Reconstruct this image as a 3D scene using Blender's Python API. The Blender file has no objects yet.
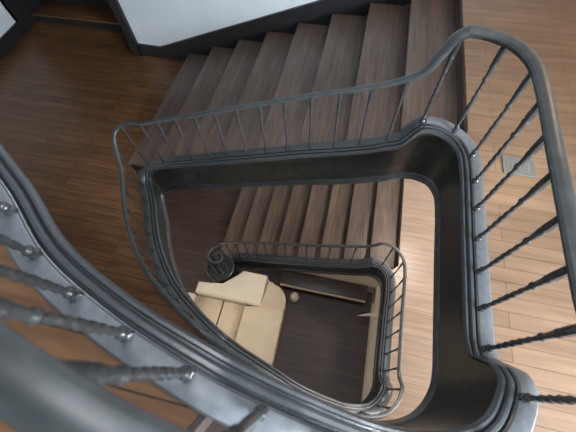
import bpy, bmesh, math, random
from mathutils import Vector, Matrix
random.seed(7)
C = bpy.context.scene.collection
GZ = 7.07                       # height of the lens above the ground floor, metres
def Z(H): return GZ - H         # H = drop below the lens

# ------------------------------------------------------------------ materials
def new_mat(name):
    m = bpy.data.materials.new(name); m.use_nodes = True
    nt = m.node_tree; b = nt.nodes['Principled BSDF']
    return m, nt, b
def paint(name, col, rough=.4, var=.25, scale=6, spec=.5, bump=.0, coat=0):
    m, nt, b = new_mat(name)
    tc = nt.nodes.new('ShaderNodeTexCoord'); n = nt.nodes.new('ShaderNodeTexNoise')
    n.inputs['Scale'].default_value = scale; n.inputs['Detail'].default_value = 6
    nt.links.new(tc.outputs['Object'], n.inputs['Vector'])
    r = nt.nodes.new('ShaderNodeValToRGB')
    r.color_ramp.elements[0].position = .3; r.color_ramp.elements[1].position = .72
    r.color_ramp.elements[0].color = tuple(c*(1-var) for c in col)+(1,)
    r.color_ramp.elements[1].color = tuple(min(1, c*(1+var)) for c in col)+(1,)
    nt.links.new(n.outputs['Fac'], r.inputs['Fac']); nt.links.new(r.outputs['Color'], b.inputs['Base Color'])
    b.inputs['Roughness'].default_value = rough; b.inputs['Specular IOR Level'].default_value = spec
    b.inputs['Coat Weight'].default_value = coat
    if bump:
        bp = nt.nodes.new('ShaderNodeBump'); bp.inputs['Strength'].default_value = bump; bp.inputs['Distance'].default_value = .01
        nt.links.new(n.outputs['Fac'], bp.inputs['Height']); nt.links.new(bp.outputs['Normal'], b.inputs['Normal'])
    return m
def boards(name, c1, c2, gap, along='X', width=.11, rough=.45, spec=.4, grain=(.52, 1.25)):
    """floor boards with grain; boards run along X or Y"""
    m, nt, b = new_mat(name)
    N = nt.nodes.new; L = nt.links.new
    tc = N('ShaderNodeTexCoord'); mp = N('ShaderNodeMapping'); L(tc.outputs['Object'], mp.inputs['Vector'])
    if along == 'Y': mp.inputs['Rotation'].default_value = (0, 0, math.pi/2)
    br = N('ShaderNodeTexBrick'); L(mp.outputs['Vector'], br.inputs['Vector'])
    br.inputs['Scale'].default_value = 1; br.inputs['Brick Width'].default_value = 1.9; br.inputs['Row Height'].default_value = width
    br.inputs['Mortar Size'].default_value = .0035; br.inputs['Mortar Smooth'].default_value = .2; br.offset = .37
    br.inputs['Color1'].default_value = c1+(1,); br.inputs['Color2'].default_value = c2+(1,); br.inputs['Mortar'].default_value = gap+(1,)
    br.inputs['Bias'].default_value = 0
    mp2 = N('ShaderNodeMapping'); L(mp.outputs['Vector'], mp2.inputs['Vector']); mp2.inputs['Scale'].default_value = (1.1, 13, 3)
    n = N('ShaderNodeTexNoise'); n.inputs['Scale'].default_value = 1.6; n.inputs['Detail'].default_value = 7; n.inputs['Roughness'].default_value = .62
    L(mp2.outputs['Vector'], n.inputs['Vector'])
    r = N('ShaderNodeValToRGB'); r.color_ramp.elements[0].position = .28; r.color_ramp.elements[1].position = .75
    r.color_ramp.elements[0].color = (grain[0],)*3+(1,); r.color_ramp.elements[1].color = (grain[1],)*3+(1,)
    L(n.outputs['Fac'], r.inputs['Fac'])
    mx = N('ShaderNodeMix'); mx.data_type = 'RGBA'; mx.blend_type = 'MULTIPLY'; mx.inputs[0].default_value = 1
    L(br.outputs['Color'], mx.inputs[6]); L(r.outputs['Color'], mx.inputs[7])
    L(mx.outputs[2], b.inputs['Base Color'])
    b.inputs['Roughness'].default_value = rough; b.inputs['Specular IOR Level'].default_value = spec
    return m
M = {
 'paint':  paint('dark_gloss_paint', (.026, .028, .027), .33, .45, 14, .5, .15),
 'cap':    paint('worn_grey_paint', (.052, .058, .063), .30, .14, 40, .5, .08),
 'bed':    paint('pale_grey_paint', (.125, .138, .152), .40, .15, 30, .5, .1),  # paler grey than the cap, for the baluster bed of the upper turn
 'rail':   paint('rail_paint', (.046, .052, .054), .38, .3, 14, .5, .1),
 'balus':  paint('baluster_paint', (.042, .045, .047), .22, .3, 30, .6, .1),
 'light_boards': boards('pale_worn_boards', (.335, .245, .185), (.290, .208, .152), (.22, .155, .11), 'X', .10, .34, .45, (.72, 1.12)),
 'landing_boards': boards('landing_boards', (.240, .152, .096), (.200, .124, .078), (.135, .085, .055), 'X', .10, .36, .4, (.66, 1.14)),
 'brown_boards': boards('brown_boards', (.235, .120, .056), (.165, .080, .036), (.03, .018, .012), 'X', .12, .36),
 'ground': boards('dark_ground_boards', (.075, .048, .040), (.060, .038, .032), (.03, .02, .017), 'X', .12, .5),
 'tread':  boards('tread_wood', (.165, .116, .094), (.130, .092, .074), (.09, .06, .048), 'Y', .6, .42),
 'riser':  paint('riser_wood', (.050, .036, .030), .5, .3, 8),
 'wall':   paint('white_wall_plaster', (.66, .72, .76), .8, .03, 3),
 'cream':  paint('cream_finish', (.60, .48, .33), .6, .08, 5),
 'cream2': paint('pale_cream_finish', (.68, .58, .44), .55, .06, 5),
 'skirt':  paint('dark_skirting', (.020, .020, .022), .4, .3, 8),
 'bench':  paint('dark_bench_wood', (.045, .030, .024), .45, .3, 10),
 'metal':  paint('grey_metal', (.11, .125, .13), .4, .15, 20),
}

# ------------------------------------------------------------------ helpers
def link(name, me, mat=None, parent=None, loc=None):
    o = bpy.data.objects.new(name, me); C.objects.link(o)
    if mat and me is not None and not me.materials: me.materials.append(mat)
    if parent is not None: o.parent = parent
    if loc is not None: o.location = loc
    return o
def finish(bm, name, smooth=35):
    bmesh.ops.recalc_face_normals(bm, faces=bm.faces[:])
    me = bpy.data.meshes.new(name); bm.to_mesh(me); bm.free()
    if smooth:
        me.polygons.foreach_set('use_smooth', [True]*len(me.polygons)); me.set_sharp_from_angle(angle=math.radians(smooth))
    me.update(); return me
def obj(name, bm, mat, parent=None, smooth=35):
    """link a bmesh given in world coordinates, with its origin moved under its parent"""
    if parent is not None:
        bmesh.ops.translate(bm, verts=bm.verts[:], vec=-Vector(parent.location))
    return link(name, finish(bm, name, smooth), mat, parent)
def thing(name, label, cat, loc, group=None):
    o = bpy.data.objects.new(name, None); C.objects.link(o); o.location = loc; o.empty_display_size = .1
    o['label'] = label; o['category'] = cat
    if group: o['group'] = group
    return o
def tag(o, label, cat, group=None):
    o['label'] = label; o['category'] = cat
    if group: o['group'] = group
def struct(name, bm, mat, label=None, smooth=0):
    o = obj(name, bm, mat, None, smooth); o['kind'] = 'structure'
    if label: o['label'] = label
    return o
def box(bm, x0, x1, y0, y1, z0, z1, bev=0, seg=2):
    r = bmesh.ops.create_cube(bm, size=1)
    vs = r['verts']
    for v in vs:
        v.co = Vector((x0+(v.co.x+.5)*(x1-x0), y0+(v.co.y+.5)*(y1-y0), z0+(v.co.z+.5)*(z1-z0)))
    if bev:
        es = {e for v in vs for e in v.link_edges}
        bmesh.ops.bevel(bm, geom=list(es), offset=bev, segments=seg, affect='EDGES', profile=.5)
    return vs
def prism(bm, poly, z0, z1):
    """extrude a plan polygon from z0 to z1"""
    a = [bm.verts.new((x, y, z0)) for x, y in poly]; b = [bm.verts.new((x, y, z1)) for x, y in poly]
    n = len(poly); bm.faces.new(a[::-1]); bm.faces.new(b)
    for i in range(n): bm.faces.new((a[i], a[(i+1) % n], b[(i+1) % n], b[i]))
def prism_xz(bm, poly, y0, y1):
    a = [bm.verts.new((x, y0, z)) for x, z in poly]; b = [bm.verts.new((x, y1, z)) for x, z in poly]
    n = len(poly); bm.faces.new(a); bm.faces.new(b[::-1])
    for i in range(n): bm.faces.new((a[(i+1) % n], a[i], b[i], b[(i+1) % n]))
def lathe(bm, prof, seg=16, cx=0, cy=0, z0=0):
    rings = []
    for r, z in prof:
        rings.append([bm.verts.new((cx+r*math.cos(2*math.pi*i/seg), cy+r*math.sin(2*math.pi*i/seg), z0+z)) for i in range(seg)])
    for a, b in zip(rings, rings[1:]):
        for i in range(seg): bm.faces.new((a[i], a[(i+1) % seg], b[(i+1) % seg], b[i]))
    bm.faces.new(rings[0][::-1]); bm.faces.new(rings[-1])

# ------------------------------------------------------------------ the winding path of a turn of the stair
def spline(ctrl, step=.04):
    """Catmull-Rom through (x, y, H_curb, H_rail); xy smooth, heights monotone-linear then eased; even spacing"""
    P = [Vector(c) for c in ctrl]; P = [P[0]*2-P[1]] + P + [P[-1]*2-P[-2]]
    raw = []
    for i in range(1, len(P)-2):
        p0, p1, p2, p3 = P[i-1:i+3]
        k = max(6, int((p2-p1).length/.01))
        for j in range(k):
            t = j/k
            d1 = max(1e-4, (Vector(p1[:2])-Vector(p0[:2])).length)**.5; d2 = max(1e-4, (Vector(p2[:2])-Vector(p1[:2])).length)**.5; d3 = max(1e-4, (Vector(p3[:2])-Vector(p2[:2])).length)**.5
            # centripetal tangents
            m1 = ((p1-p0)/d1 - (p2-p0)/(d1+d2) + (p2-p1)/d2)*d2
            m2 = ((p2-p1)/d2 - (p3-p1)/(d2+d3) + (p3-p2)/d3)*d2
            q = (2*t**3-3*t**2+1)*p1 + (t**3-2*t**2+t)*m1 + (-2*t**3+3*t**2)*p2 + (t**3-t**2)*m2
            ql = p1.lerp(p2, t)
            raw.append(Vector((q[0], q[1], ql[2], ql[3], ql[4])))
    raw.append(P[-2])
    out = [raw[0]]; acc = 0
    for a, b in zip(raw, raw[1:]):
        acc += (b-a).length
        if acc >= step: out.append(b); acc = 0
    if (out[-1]-raw[-1]).length > step*.3: out.append(raw[-1])
    for _ in range(2):                                          # ease the height profile
        o2 = [v.copy() for v in out]
        for i in range(1, len(out)-1):
            for k in (2, 3, 4): o2[i][k] = .25*out[i-1][k]+.5*out[i][k]+.25*out[i+1][k]
        out = o2
    return out
def normals(P):
    N = []
    for i in range(len(P)):
        a, b = P[max(0, i-1)], P[min(len(P)-1, i+1)]
        t = Vector((b[0]-a[0], b[1]-a[1]))
        if t.length < 1e-6: t = Vector((1, 0))
        t.normalize(); N.append(Vector((-t.y, t.x)))
    return N
def sweep_vertical(bm, P, N, sec, hk):
    """section (u outwards, v up) kept upright along the path; a third value 1 hangs that point from the lower edge"""
    rings = []
    for p, n in zip(P, N):
        rings.append([bm.verts.new((p[0]+n.x*q[0], p[1]+n.y*q[0], Z(p[4] if len(q) > 2 else p[hk])+q[1])) for q in sec])
    m = len(sec)
    for a, b in zip(rings, rings[1:]):
        for i in range(m): bm.faces.new((a[i], a[(i+1) % m], b[(i+1) % m], b[i]))
    bm.faces.new(rings[0]); bm.faces.new(rings[-1][::-1])
def sweep_perp(bm, pts, sec, sc=None):
    """section square to a space curve, its first axis kept level"""
    rings = []; pu = None
    for i in range(len(pts)):
        a, b = pts[max(0, i-1)], pts[min(len(pts)-1, i+1)]
        t = (b-a).normalized()
        u = Vector((0, 0, 1)).cross(t)
        if u.length < .12 and pu is not None: u = pu.copy()
        u.normalize(); pu = u
        w = t.cross(u)
        k = sc[i] if sc else 1
        rings.append([bm.verts.new(pts[i]+u*s*k+w*v*k) for s, v in sec])
    m = len(sec)
    for a, b in zip(rings, rings[1:]):
        for i in range(m): bm.faces.new((a[i], a[(i+1) % m], b[(i+1) % m], b[i]))
    bm.faces.new(rings[0]); bm.faces.new(rings[-1][::-1])

def arc(cx, cy, r, a0, a1, n):
    return [(cx+r*math.cos(math.radians(a0+(a1-a0)*i/n)), cy+r*math.sin(math.radians(a0+(a1-a0)*i/n))) for i in range(n+1)]
# moulded handrail section: flat underside, swelling sides, rounded crown
RAIL = [(-.026, -.030), (.026, -.030), (.030, -.014), (.043, -.004), (.045, .010), (.036, .026), (.018, .034), (0, .036), (-.018, .034), (-.036, .026), (-.045, .010), (-.043, -.004), (-.030, -.014)]
# curb cap: two rounded ridges on the well side, then a flat bed for the balusters
CAP = [(-.055, -.034), (-.052, -.014), (-.045, -.003), (-.036, -.002), (-.031, -.010), (-.029, -.030), (-.022, -.030), (-.020, -.006), (-.012, .004), (.000, .005), (.008, -.004), (.010, -.026), (.016, -.026), (.018, -.002), (.024, .002), (.104, .002), (.112, -.006), (.112, -.06), (-.040, -.06)]
BED = [(.027, -.02), (.027, .006), (.030, .008), (.100, .008), (.104, .005), (.104, -.02)]
FASCIA = [(-.004, -.05), (.10, -.05), (.10, .02, 1), (-.004, .02, 1)]
BEAD = [(-.004, .10), (-.014, .09), (-.018, .075), (-.010, .062), (-.018, .05), (-.026, .03), (-.022, .008), (-.012, 0), (.10, 0), (.10, .03), (0, .03)]
THIN = [(-.004, .03), (-.018, .02), (-.018, .008), (-.01, 0), (.10, 0), (.10, .03)]
MOULD = [(-.004, -.06), (-.014, -.065), (-.022, -.078), (-.018, -.092), (-.008, -.10), (-.004, -.11), (.01, -.11), (.01, -.06)]

# turned baluster of unit height with a rope-twist shaft
def baluster_mesh():
    bm = bmesh.new(); seg = 12; rings = []
    prof = []
    def add(z, r, tw=0, sq=0): prof.append((z, r, tw, sq))
    add(0, .019, 0, 1); add(.05, .019, 0, 1); add(.058, .014); add(.075, .021); add(.09, .0225); add(.105, .017); add(.115, .0125)
    for i in range(31): add(.13+.50*i/30, .0125+.0035*math.sin(math.pi*i/30), 1)
    add(.645, .013); add(.66, .021); add(.675, .021); add(.69, .014); add(.71, .0155); add(.78, .019); add(.80, .0225); add(.82, .0225); add(.835, .018); add(.845, .0205, 0, 1); add(1.0, .0205, 0, 1)
    for z, r, tw, sq in prof:
        ring = []
        for k in range(seg):
            a = 2*math.pi*k/seg; rr = r
            if tw: rr = r*(1+.16*math.cos(2*(a-z*38)))
            if sq: rr = r*min(1/max(abs(math.cos(a)), abs(math.sin(a))), 1.32)
            ring.append(bm.verts.new((rr*math.cos(a), rr*math.sin(a), z)))
        rings.append(ring)
    for a, b in zip(rings, rings[1:]):
        for i in range(seg): bm.faces.new((a[i], a[(i+1) % seg], b[(i+1) % seg], b[i]))
    bm.faces.new(rings[0][::-1]); bm.faces.new(rings[-1])
    return finish(bm, 'baluster', 40)
BAL = baluster_mesh(); BAL.materials.append(M['balus'])
BU = .038                                              # balusters stand this far outside the well line

def arclen(P):
    S = [0]
    for a, b in zip(P, P[1:]): S.append(S[-1]+(Vector(b[:2])-Vector(a[:2])).length)
    return S
def smoothstep(a, b, x):
    t = min(1, max(0, (x-a)/(b-a))); return t*t*(3-2*t)
def balustrade(ctrl, label, runs, rail_u, rail_k, bed=False):
    """runs: [(start, step, end)] of balusters by plan length; rail_u, rail_k: rail offset and size along the plan length"""
    P = spline(ctrl); N = normals(P); S = arclen(P)
    t = thing('stair_balustrade', label, 'stair balustrade', (P[0][0], P[0][1], Z(P[0][2])), 'balustrades of the stairwell')
    bm = bmesh.new(); sweep_vertical(bm, P, N, CAP, 2); obj('curb_cap', bm, M['cap'], t)
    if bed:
        bm = bmesh.new(); sweep_vertical(bm, P, N, BED, 2); o = obj('baluster_bed', bm, M['bed'], t); o['label'] = 'pale grey top of the curb'
    bm = bmesh.new(); sweep_vertical(bm, P, N, FASCIA, 2); obj('fascia', bm, M['paint'], t)
    bm = bmesh.new(); sweep_vertical(bm, P, N, MOULD, 2); obj('cap_moulding', bm, M['paint'], t)
    deep = [i for i, p in enumerate(P) if p[4]-p[2] > .22]
    a, b = deep[0], deep[-1]+1
    bm = bmesh.new(); sweep_vertical(bm, P[a:b], N[a:b], BEAD, 4); obj('lower_moulding', bm, M['rail'], t)
    R = [Vector((p[0]+n.x*rail_u(q), p[1]+n.y*rail_u(q), Z(p[3])-.036*rail_k(q))) for p, n, q in zip(P, N, S)]
    for _ in range(2): R = [R[0]]+[(R[i-1]+R[i]*2+R[i+1])/4 for i in range(1, len(R)-1)]+[R[-1]]
    bm = bmesh.new(); sweep_perp(bm, R, RAIL, [rail_k(q) for q in S]); obj('handrail', bm, M['rail'], t)
    for s0, st, s1 in runs:                                     # balusters evenly spaced along the plan line
        q = s0
        while q < min(s1, S[-1]-.01):
            i = next(i for i in range(1, len(S)) if S[i] >= q)
            f = (q-S[i-1])/max(1e-6, S[i]-S[i-1]); p = P[i-1].lerp(P[i], f); n = N[i-1].lerp(N[i], f)
            b = link('baluster', BAL, None, t)
            zb = Z(p[2])-.006; k = rail_k(q); lean = rail_u(q)-.042
            hb = Z(p[3])-.060*k-zb
            b.location = Vector((p[0]+n.x*BU, p[1]+n.y*BU, zb))-Vector(t.location)
            b.rotation_euler = (0, math.atan2(lean*.8, hb), math.atan2(n.y, n.x)); b.scale = (min(1, .35+.65*k),)*2+(hb*1.01,)
            q += st
    return t, P, N

# ---- upper turn: from the north-east gooseneck along the east landing, up the south flight, round to the west
XE = .965
up = [(.635, 2.135, 2.09, 1.27, 2.85), (.74, 2.12, 2.08, 1.27, 2.82), (.88, 2.04, 2.10, 1.27, 2.78), (XE-.015, 1.90, 2.10, 1.27, 2.76), (XE, 1.75, 2.10, 1.27, 2.76), (XE, 1.25, 2.10, 1.27, 2.76), (XE, .8, 2.10, 1.27, 2.76),
      (XE, .47, 2.10, 1.27, 2.76), (XE, .38, 2.06, 1.24, 2.76), (XE-.003, .31, 1.80, 1.15, 2.76), (.95, .23, 1.71, 1.04, 2.76), (.90, .12, 1.68, .96, 2.74), (.82, .03, 1.62, .92, 2.68), (.70, -.04, 1.56, .87, 2.56), (.5, -.09, 1.46, .77, 2.32), (.3, -.10, 1.34, .66, 2.04),
      (0, -.063, 1.16, .50, 1.56), (-.2, -.025, 1.07, .44, 1.30), (-.29, -.003, 1.05, .425, 1.22), (-.62, .09, 1.05, .42, 1.20), (-.96, .232, 1.05, .42, 1.20), (-1.24, .43, 1.05, .42, 1.20), (-1.4, .53, 1.05, .42, 1.20), (-1.75, .75, 1.05, .42, 1.20), (-2.1, .98, 1.05, .42, 1.20)]
_S = arclen(spline(up)); _P = spline(up)
def s_near(P, x, y):
    S = arclen(P); return S[min(range(len(P)), key=lambda i: (P[i][0]-x)**2+(P[i][1]-y)**2)]
sA = s_near(_P, -.08, -.05); sC = s_near(_P, .5, -.09)
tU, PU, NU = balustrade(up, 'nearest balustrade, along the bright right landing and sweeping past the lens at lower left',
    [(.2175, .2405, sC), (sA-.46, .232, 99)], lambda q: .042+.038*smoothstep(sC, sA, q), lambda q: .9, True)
# ---- middle turn
Hc = lambda x: 2.12+.371*(.97-x)
Hr = lambda x: 1.58+.375*(.56-x)
Hb = lambda x: Hc(x)+.60
mid = [(.82, 2.125, 5.35, 4.58, 6.0), (.95, 2.10, 5.35, 4.55, 5.95), (1.07, 2.0, 5.35, 4.55, 5.92), (1.12, 1.85, 5.35, 4.55, 5.92), (1.12, 1.2, 5.35, 4.55, 5.92), (1.12, .45, 5.35, 4.55, 5.92), (1.12, .36, 5.27, 4.5, 5.9), (1.11, .27, 5.0, 4.3, 5.86), (1.05, .12, 4.95, 4.2, 5.8),
       (.9, -.02, 4.82, 4.1, 5.6), (.6, -.09, 4.62, 3.93, 5.3), (.3, -.07, 4.4, 3.7, 5.0), (0, -.02, 4.18, 3.48, 4.75), (-.4, .10, 3.88, 3.18, 4.45), (-.87, .26, 3.6, 2.9, 4.2), (-1.3, .48, 3.6, 2.9, 4.2), (-1.7, .76, 3.6, 2.9, 4.2), (-2.07, 1.2, 3.6, 2.9, 4.2),
       (-2.34, 1.69, 3.6, 2.88, 4.2), (-2.50, 1.95, 3.58, 2.78, 4.18), (-2.53, 2.05, 3.52, 2.71, 4.12), (-2.44, 2.10, 3.43, 2.65, 4.03), (-2.2, 2.10, Hc(-2.2), Hr(-2.2), Hb(-2.2)), (-1.5, 2.10, Hc(-1.5), Hr(-1.5), Hb(-1.5)), (-.5, 2.10, Hc(-.5), Hr(-.5), Hb(-.5)),
       (.35, 2.10, Hc(.35), Hr(.35), Hb(.35)), (.48, 2.105, 2.29, 1.58, 2.90), (.55, 2.12, 2.17, 1.42, 2.87), (.60, 2.132, 2.10, 1.285, 2.86), (.635, 2.135, 2.09, 1.27, 2.85), (.66, 2.135, 2.09, 1.27, 2.84)]
_S = arclen(spline(mid))[-1]
tM, PM, NM = balustrade(mid, 'middle balustrade curving round the brown left landing and up the dark wooden flight', [(.15, .238, 99)], lambda q: .042, lambda q: .55+.35*smoothstep(_S-.45, _S-.04, q))
# ---- lower turn: only the north flight, from the newel to the east corner
Lc = lambda x: 5.35+.40*(1.05-x)
low = [(-2.05, 2.08, Lc(-2.05), Lc(-2.05)-.74, Lc(-2.05)+.46), (-1.8, 2.10, Lc(-1.8), Lc(-1.8)-.76, Lc(-1.8)+.55), (-.8, 2.10, Lc(-.8), Lc(-.8)-.77, Lc(-.8)+.55), (.3, 2.10, Lc(.3), Lc(.3)-.77, Lc(.3)+.55), (.62, 2.10, 5.50, 4.74, 6.05), (.74, 2.11, 5.40, 4.66, 6.02), (.82, 2.125, 5.35, 4.58, 6.0)]
tL, PL, NL = balustrade(low, 'lowest balustrade, climbing from the round newel at the foot of the stairs', [(.12, .2, 99)], lambda q: .042, lambda q: .55)
# scrolled rail end, round curtail block and newel at the foot
bm = bmesh.new(); pts = []
for i in range(50):
    a = math.radians(90+i*9.5); r = .20*(1-i/62)
    pts.append(Vector((-2.05+r*math.cos(a), 1.912+.0+r*math.sin(a)-.032, Z(Lc(-2.05)-.74)-.036-.03*min(1, i/14))))
sweep_perp(bm, pts, RAIL, [.6]*len(pts)); obj('rail_scroll', bm, M['rail'], tL)
bm = bmesh.new(); lathe(bm, [(.27, 0), (.285, .02), (.285, .15), (.30, .16), (.30, .19), (.27, .20), (.25, .23), (.24, .60), (.265, .62), (.29, .66), (.29, .70), (.27, .72)], 32, -2.06, 1.80, .001); obj('curtail_block', bm, M['paint'], tL)
bm = bmesh.new(); lathe(bm, [(.06, .70), (.06, .74), (.045, .75), (.055, .77), (.042, .79), (.04, .80), (.05, .92), (.045, 1.0), (.065, 1.02), (.065, 1.12), (.05, 1.14), (.045, 1.17)], 20, -2.05, 1.84, .001); obj('newel_post', bm, M['balus'], tL)
for k in range(7):
    a = math.radians(70+k*46)
    b = link('baluster', BAL, None, tL); zb = .715
    b.location = Vector((-2.06+.17*math.cos(a), 1.84+.17*math.sin(a), zb))-Vector(tL.location); b.scale = (1, 1, Z(Lc(-2.05)-.74)-.09-zb)

# ------------------------------------------------------------------ straight flights along the north side
def straight_flight(label, x0, run, H0, n, Hfoot, yin, yout):
    """nosing k at x0-run*k, drop H0+rise*k; n treads, rising to the east"""
    rise = (Hfoot-H0)/(n+1)
    t = thing('stair_flight', label, 'stairs', (x0-run*n, (yin+yout)/2, Z(Hfoot)), 'straight flights of the stair')
    prof = []
    for k in range(n, -1, -1):
        x = x0-run*k; H = H0+rise*k
        if k == n: prof.append((x+.03, Z(Hfoot)))
        prof.append((x+.03, Z(H)-.04))
        prof.append((x0-run*(k-1)+.03 if k else x+.12, Z(H)-.04))
    prof += [(x0+.12, Z(H0)-.42), (x0-.1, Z(H0)-.42), (x0-run*n+.28, Z(Hfoot)-.0)]
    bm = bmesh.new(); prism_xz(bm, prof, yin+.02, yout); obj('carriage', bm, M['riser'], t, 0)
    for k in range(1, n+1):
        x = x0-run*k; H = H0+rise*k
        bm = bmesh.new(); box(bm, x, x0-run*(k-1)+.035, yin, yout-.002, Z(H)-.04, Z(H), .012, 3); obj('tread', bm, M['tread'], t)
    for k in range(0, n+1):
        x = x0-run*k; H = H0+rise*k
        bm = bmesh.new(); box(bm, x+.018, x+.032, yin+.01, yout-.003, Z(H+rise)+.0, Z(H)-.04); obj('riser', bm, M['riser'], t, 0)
    return t, rise
YW = 4.65
YF = YW-.035
straight_flight('dark wooden flight running up beside the white wall to the bright right landing', .97, .485, 2.15, 8, 3.77, 2.20, YF)
straight_flight('lower dark wooden flight with worn grey-brown treads, below in the well behind the round newel', 1.25, .45, 5.45, 8, 7.07, 2.20, YF)

# ------------------------------------------------------------------ curved flights along the south side
def curved_flight(label, P, N, s0, s1, Hlow, Hhigh, n, width, matt):
    S = [0]
    for a, b in zip(P, P[1:]): S.append(S[-1]+(Vector(b[:2])-Vector(a[:2])).length)
    def at(s):
        for i in range(1, len(S)):
            if S[i] >= s:
                f = (s-S[i-1])/max(1e-6, S[i]-S[i-1]); p = P[i-1].lerp(P[i], f); return Vector(p[:2]), N[i-1].lerp(N[i], f).normalized()
    ang0 = math.radians(-88); ang1 = math.radians(-118)
    rise = (Hlow-Hhigh)/n
    p0, _ = at(s0)
    t = thing('curved_stair_flight', label, 'stairs', (p0.x, p0.y, Z(Hlow)), 'curved flights of the stair')
    def edge(k):
        s = s0+(s1-s0)*k/(n-1); p, nn = at(s)
        a = ang0+(ang1-ang0)*k/(n-1); d = Vector((math.cos(a), math.sin(a)))
        q = p+nn*.075
        return q, q+d*width
    for k in range(n-1):
        H = Hlow-rise*(k+1)
        a, b = edge(k); c, d = edge(k+1)
        f = (c-a).normalized()*.03
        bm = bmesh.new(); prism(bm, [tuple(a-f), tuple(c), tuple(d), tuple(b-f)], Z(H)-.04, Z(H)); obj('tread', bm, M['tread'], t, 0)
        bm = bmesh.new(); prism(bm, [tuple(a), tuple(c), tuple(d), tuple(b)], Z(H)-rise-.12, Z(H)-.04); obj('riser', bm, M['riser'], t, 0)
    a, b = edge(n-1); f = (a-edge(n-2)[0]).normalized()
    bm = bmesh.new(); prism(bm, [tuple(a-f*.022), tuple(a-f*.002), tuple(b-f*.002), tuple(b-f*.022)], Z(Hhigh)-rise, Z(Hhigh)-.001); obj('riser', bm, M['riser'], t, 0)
    return edge(0), edge(n-1)
def s_at(P, x, y):
    best = min(range(len(P)), key=lambda i: (P[i][0]-x)**2+(P[i][1]-y)**2); s = 0
    for i in range(best): s += (Vector(P[i+1][:2])-Vector(P[i][:2])).length
    return s, best
sU0, iU0 = s_at(PU, .80, .02); sU1, iU1 = s_at(PU, -.25, -.01)
eU0, eU1 = curved_flight('short curved flight climbing from the bright right landing towards the lens', PU, NU, sU0, sU1, 2.15, 1.10, 6, 1.5, None)
sM0, iM0 = s_at(PM, .90, -.02); sM1, iM1 = s_at(PM, -.80, .23)
eM0, eM1 = curved_flight('curved flight hidden deep below the near curb, joining lower and left landings', PM, NM, sM0, sM1, 5.45, 3.77, 9, 1.5, None)

# ------------------------------------------------------------------ floors
def offs(P, N, i0, i1, u=.075): return [(P[i][0]+N[i].x*u, P[i][1]+N[i].y*u) for i in range(i0, i1+1, 2)]
def floor(name, poly, H, th, mat, label): 
    bm = bmesh.new(); prism(bm, poly, Z(H)-th, Z(H)); return struct(name, bm, mat, label)
WX = -6.5; SY = -2.6; EX = 4.2
i_n = min(range(len(PU)//3), key=lambda i: abs(PU[i][0]-.90)+abs(PU[i][1]-2.02))
floor('floor.001', [(1.0, YW), (1.0, 2.2)]+offs(PU, NU, i_n, iU0)+[tuple(eU0[0]), tuple(eU0[1]), (.9, SY), (EX, SY), (EX, YW)], 2.15, .2, M['landing_boards'], 'pale worn boards of the right landing')
i_l = min(range(len(PM)//3), key=lambda i: abs(PM[i][0]-1.07)+abs(PM[i][1]-2.0))
floor('floor.002', [(1.28, YW), (1.28, 2.2)]+offs(PM, NM, i_l, iM0)+[tuple(eM0[0]), tuple(eM0[1]), (1.0, SY), (EX, SY), (EX, YW)], 5.45, .2, M['light_boards'], 'pale boards of the lower right landing')
i_w = min(range(len(PM)//2, len(PM)), key=lambda i: abs(PM[i][0]+2.5)+abs(PM[i][1]-2.0))
floor('floor.003', [(-2.87, YW), (-2.87, 2.16), (-2.6, 2.12)]+offs(PM, NM, iM1, i_w)[::-1]+[tuple(eM1[0]), tuple(eM1[1]), (-1.7, SY), (WX, SY), (WX, 5.25), (-3.87, 5.25), (-3.87, YW)], 3.77, .2, M['brown_boards'], 'brown boards of the left landing')
floor('floor.004', [(-2.87, YW), (-2.87, 2.0)]+[(-2.75, 1.7)]+offs(PU, NU, iU1, len(PU)-1)[::-1]+[tuple(eU1[0]), tuple(eU1[1]), (-.9, SY), (WX, SY), (WX, 8.0), (-3.87, 8.0), (-3.87, YW)], 1.10, .2, M['brown_boards'], 'boards of the landing below the lens')
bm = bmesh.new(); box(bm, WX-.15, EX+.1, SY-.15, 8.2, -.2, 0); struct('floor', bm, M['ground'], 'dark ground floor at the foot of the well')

# the stair goes on above: underside of the next flight and landing
floor('floor.005', [(1.15, YW), (1.15, -.3), (2.0, SY), (EX, SY), (EX, YW)], -.57, .22, M['light_boards'], 'landing of the storey above')
bm = bmesh.new(); prism(bm, [(1.16, YW-.01), (1.16, -.29), (2.0, SY+.01), (EX, SY+.01), (EX, YW-.01)], Z(-.57)-.24, Z(-.57)-.221); struct('ceiling.001', bm, M['wall'], 'white ceiling over the right landing')
bm = bmesh.new(); prism_xz(bm, [(-2.87, Z(1.30)), (-2.87, Z(1.10)), (1.15, Z(-.57)), (1.15, Z(-.27))], 2.2, YW-.04); struct('ceiling', bm, M['wall'], 'underside of the flight above')
# ------------------------------------------------------------------ walls, skirting, casing
bm = bmesh.new(); box(bm, -3.87, EX+.1, YW, YW+.18, 0, Z(-3.2)); struct('wall_north', bm, M['wall'], 'white wall above the stair flight')
bm = bmesh.new(); box(bm, WX-.15, WX, SY-.15, 4.90, 0, Z(-3.2)); struct('wall_west', bm, M['wall'], 'white wall at the far left')
bm = bmesh.new(); box(bm, WX, EX+.1, SY-.15, SY, 0, Z(-3.2)); struct('wall_south', bm, M['wall'])
bm = bmesh.new(); box(bm, WX-.15, -3.7, 7.8, 7.95, 0, Z(1.1)); box(bm, WX-.15, WX, 4.85, 7.8, 0, Z(1.1)); box(bm, -3.87, -3.7, YW+.18, 7.8, 0, Z(1.1)); struct('wall_passage', bm, M['skirt'])
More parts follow.
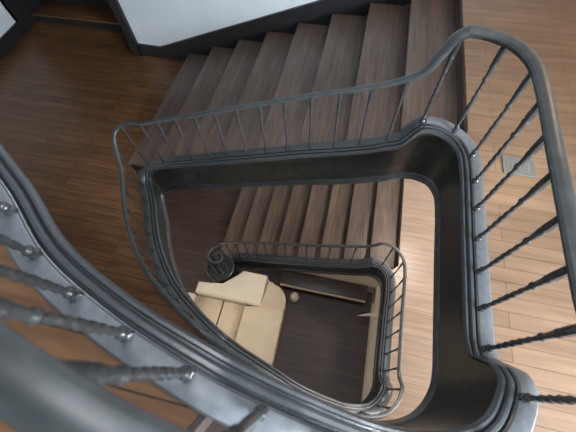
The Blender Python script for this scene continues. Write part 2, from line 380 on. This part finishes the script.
# skirting of the north wall: level on the landing, then raking up with the flight
Hn = lambda x: 2.15+.371*(.97-x)
bm = bmesh.new()
prism_xz(bm, [(-3.87, Z(3.77)+.002), (-2.9, Z(3.77)+.002), (1.0, Z(Hn(1.0))-.17), (1.0, Z(Hn(1.0))+.17), (-3.45, Z(Hn(-3.45))+.21), (-3.87, Z(3.77)+.20)], YW-.028, YW-.002)
prism_xz(bm, [(-3.87, Z(3.77)+.20), (-3.45, Z(Hn(-3.45))+.21), (1.0, Z(Hn(1.0))+.17), (1.0, Z(Hn(1.0))+.19), (-3.45, Z(Hn(-3.45))+.235), (-3.87, Z(3.77)+.225)], YW-.04, YW-.002)
struct('baseboard_north', bm, M['skirt'], 'dark skirting raking up beside the flight')
bm = bmesh.new(); box(bm, WX+.002, WX+.03, SY, 4.895, Z(3.77)+.002, Z(3.77)+.2); box(bm, WX+.002, WX+.042, SY, 4.895, Z(3.77)+.2, Z(3.77)+.225); struct('baseboard_west', bm, M['skirt'], 'dark skirting of the left wall')
for i, (x0, x1, y0, y1) in enumerate([(-4.02, -3.875, YW-.05, YW+.23), (WX-.13, WX+.05, 4.905, 5.05)]):
    bm = bmesh.new(); box(bm, x0, x1, y0, y1, Z(3.77)+.001, Z(1.32)); box(bm, x0-.015, x1+.015 if i else x1, y0-.015, y1+.015, Z(3.77)+.001, Z(3.77)+.22, .006); struct('trim_%d' % (i+1), bm, M['skirt'], 'dark casing of the opening at upper left')
# two shallow steps leading up through the opening
t = thing('passage_steps', 'dark steps in the opening at the upper left corner of the landing', 'steps', (-5.2, 5.25, Z(3.77)))
for k, y in enumerate((5.25, 5.72)):
    z = Z(3.77)+.16*(k+1)
    bm = bmesh.new(); box(bm, WX+.01, -3.885, y-.02, (5.78 if k == 0 else 7.78), z-.035, z, .01, 2); obj('step_tread', bm, M['brown_boards'], t)
    bm = bmesh.new(); box(bm, WX+.01, -3.885, y, y+.02, z-.16+(.002 if k == 0 else 0), z-.035); obj('step_riser', bm, M['skirt'], t, 0)
# pale walls closing the underside of the lowest flight and of the lower landing
bm = bmesh.new(); prism_xz(bm, [(-1.5, .0), (1.2, .0), (1.2, Z(5.8)), (.85, Z(5.9)), (-1.5, Z(Lc(-1.5))-.50)], 2.12, 2.19); struct('wall_spandrel', bm, M['cream2'], 'pale panel under the lowest flight')
bm = bmesh.new(); box(bm, 1.15, 1.22, -.2, 2.12, 0, Z(5.85)); struct('wall_east', bm, M['cream2'], 'pale wall under the lower right landing')

# ------------------------------------------------------------------ things on the ground floor
t = thing('settee', 'cream settee with square panels and a rounded end beside the round newel', 'settee', (-1.6, 1.0, 0))
bm = bmesh.new(); prism(bm, [(-2.42, 1.22), (-1.08, 1.22), (-1.08, 1.84), (-1.58, 1.84), (-1.76, 1.60), (-1.90, 1.47), (-2.42, 1.44)], .02, .66)
bmesh.ops.bevel(bm, geom=[e for e in bm.edges if e.verts[0].co.z > .5 and e.verts[1].co.z > .5], offset=.025, segments=3, affect='EDGES'); obj('backrest', bm, M['cream2'], t)
bm = bmesh.new(); box(bm, -2.62, -2.46, .25, 1.215, .02, .52, .03, 3); obj('side_panel', bm, M['cream2'], t)
bm = bmesh.new(); box(bm, -2.455, -1.88, .15, 1.215, .05, .40, .025, 3); obj('seat_cushion', bm, M['cream'], t)
bm = bmesh.new(); box(bm, -1.85, -1.42, .15, 1.215, .05, .40, .025, 3); obj('seat_cushion', bm, M['cream'], t)
bm = bmesh.new(); prism(bm, [(-1.40, .05), (-.60, .05)]+arc(-.95, 1.40, .34, 0, 90, 8)+[(-1.06, 1.80), (-1.06, 1.21), (-1.40, 1.21)], .02, .50)
bmesh.ops.bevel(bm, geom=[e for e in bm.edges if abs(e.verts[0].co.z-e.verts[1].co.z) < 1e-4 and e.verts[0].co.z > .3], offset=.025, segments=3, affect='EDGES'); obj('rounded_end', bm, M['cream'], t)
t = thing('bench', 'long dark wooden bench with pale front rail against the spandrel wall', 'bench', (.1, 1.93, 0))
bm = bmesh.new(); box(bm, -.82, .98, 1.80, 2.10, .40, .45, .01, 2); obj('seat', bm, M['bench'], t)
bm = bmesh.new(); box(bm, -.80, .96, 1.775, 1.798, .33, .44, .005, 2); obj('front_rail', bm, M['cream'], t)
for x in (-.76, .90):
    bm = bmesh.new(); box(bm, x-.03, x+.03, 1.82, 2.08, .001, .40, .006, 2); obj('leg', bm, M['bench'], t)
bm = bmesh.new(); lathe(bm, [(.06, .001), (.085, .03), (.10, .12), (.105, .2), (.09, .27), (.06, .31), (.065, .33), (.05, .335), (.04, .30)], 20, -.47, 1.64); o = obj('pot', bm, M['cream2']); tag(o, 'small rounded cream pot standing before the left end of the dark bench', 'pot')
t = thing('wall_bracket', 'pale pointed bracket jutting from the wall below the lower right landing', 'bracket', (1.149, 1.5, .75))
bm = bmesh.new(); box(bm, 1.125, 1.149, 1.42, 1.58, .66, .86, .006, 2); obj('wall_plate', bm, M['cream2'], t)
bm = bmesh.new()
r0 = [bm.verts.new((1.126, 1.5+.05*math.cos(a), .76+.05*math.sin(a))) for a in [i*math.pi/6 for i in range(12)]]
r1 = [bm.verts.new((1.0, 1.47+.03*math.cos(a), .76+.03*math.sin(a))) for a in [i*math.pi/6 for i in range(12)]]
tip = bm.verts.new((.78, 1.40, .77))
for i in range(12):
    bm.faces.new((r0[i], r0[(i+1) % 12], r1[(i+1) % 12], r1[i])); bm.faces.new((r1[i], r1[(i+1) % 12], tip))
bm.faces.new(r0[::-1]); obj('spike', bm, M['cream2'], t)
# grey plate on the right landing
t = thing('floor_vent', 'small grey floor vent in the bright boards behind the right-hand balusters', 'floor vent', (1.37, 1.89, Z(2.15)))
bm = bmesh.new(); box(bm, 1.25, 1.49, 1.80, 1.98, Z(2.15)+.0005, Z(2.15)+.008, .002, 1); obj('vent_frame', bm, M['metal'], t)
for k in range(7):
    bm = bmesh.new(); x = 1.275+k*.031; box(bm, x, x+.014, 1.82, 1.96, Z(2.15)+.008, Z(2.15)+.0092); obj('slat', bm, M['metal'], t, 0)

# ------------------------------------------------------------------ camera
F, NX, NY, YAW = 325., 301., 388., math.radians(-12.5)
D = Vector((NX-288, NY-216, F)).normalized()
ex = Vector((1, 0, 0)); ex = (ex-D*ex.dot(D)).normalized(); ey = ex.cross(D)
if ey.y > 0: ey = -ey
c, s = math.cos(YAW), math.sin(YAW)
ex, ey = ex*c+ey*s, ey*c-ex*s
def w(v): v = Vector(v); return Vector((v.dot(ex), v.dot(ey), -v.dot(D)))
cx, cy, cz = w((1, 0, 0)), w((0, -1, 0)), w((0, 0, -1))
cd = bpy.data.cameras.new('camera'); cam = bpy.data.objects.new('camera', cd); C.objects.link(cam)
cam.matrix_world = Matrix(((cx.x, cy.x, cz.x, 0), (cx.y, cy.y, cz.y, 0), (cx.z, cy.z, cz.z, GZ), (0, 0, 0, 1)))
cd.sensor_width = 36; cd.lens = 36*F/576; cd.clip_start = .02
cd.dof.use_dof = True; cd.dof.focus_distance = 3.2; cd.dof.aperture_fstop = 2.2
bpy.context.scene.camera = cam

# ------------------------------------------------------------------ light
wd = bpy.data.worlds.new('daylight'); wd.use_nodes = True; bpy.context.scene.world = wd
wd.node_tree.nodes['Background'].inputs[0].default_value = (.80, .90, 1.0, 1); wd.node_tree.nodes['Background'].inputs[1].default_value = .21
def area(name, loc, target, size, power, col):
    l = bpy.data.lights.new(name, 'AREA'); l.shape = 'RECTANGLE'; l.size, l.size_y = size; l.energy = power; l.color = col
    o = bpy.data.objects.new(name, l); C.objects.link(o); o.location = loc
    o.rotation_euler = (Vector(target)-Vector(loc)).to_track_quat('-Z', 'Y').to_euler(); return o
area('skylight', (-.4, 1.0, Z(-4.4)), (-.4, 1.0, Z(4)), (3.0, 2.0), 260, (.90, .95, 1.0))
o = area('east_window', (4.15, -1.2, Z(.85)), (0, .3, Z(1.5)), (1.9, .9), 380, (.86, .93, 1.0)); o.data.spread = math.radians(105)
area('lower_east_window', (4.15, .8, Z(3.3)), (.6, 1.0, Z(5.6)), (2.4, 1.3), 240, (1.0, .97, .93))
area('stair_fill', (-2.6, 4.55, Z(-1.1)), (-.6, .2, Z(.8)), (1.4, 1.5), 150, (.90, .95, 1.0))  # unseen fill light, added to brighten the balusters nearest the lens
area('west_fill', (-6.4, .4, Z(2.7)), (-3.5, 1.4, Z(3.77)), (1.4, 1.2), 36, (.95, .97, 1.0))  # extra light with no visible source, lifts the dark left landing
area('hall_fill', (-5.8, .4, Z(5.2)), (0, 1.0, Z(6.9)), (2.0, 1.3), 120, (1.0, .96, .90))  # added fill from the west for the pale walls and settee below
l = bpy.data.lights.new('landing_lamp', 'POINT'); l.energy = 52; l.color = (1, .64, .33); l.shadow_soft_size = .12
o = bpy.data.objects.new('landing_lamp', l); C.objects.link(o); o.location = (2.6, 3.5, Z(-.15))
l = bpy.data.lights.new('lower_landing_fill', 'POINT'); l.energy = 230; l.color = (1, .92, .84); l.shadow_soft_size = .2  # added fill without a real lamp, brightens the treads of the lower flight
o = bpy.data.objects.new('lower_landing_fill', l); C.objects.link(o); o.location = (1.9, 3.3, Z(2.75))
vs = bpy.context.scene.view_settings
vs.view_transform = 'Standard'; vs.look = 'None'; vs.gamma = 1; vs.exposure = 0; vs.use_curve_mapping = False
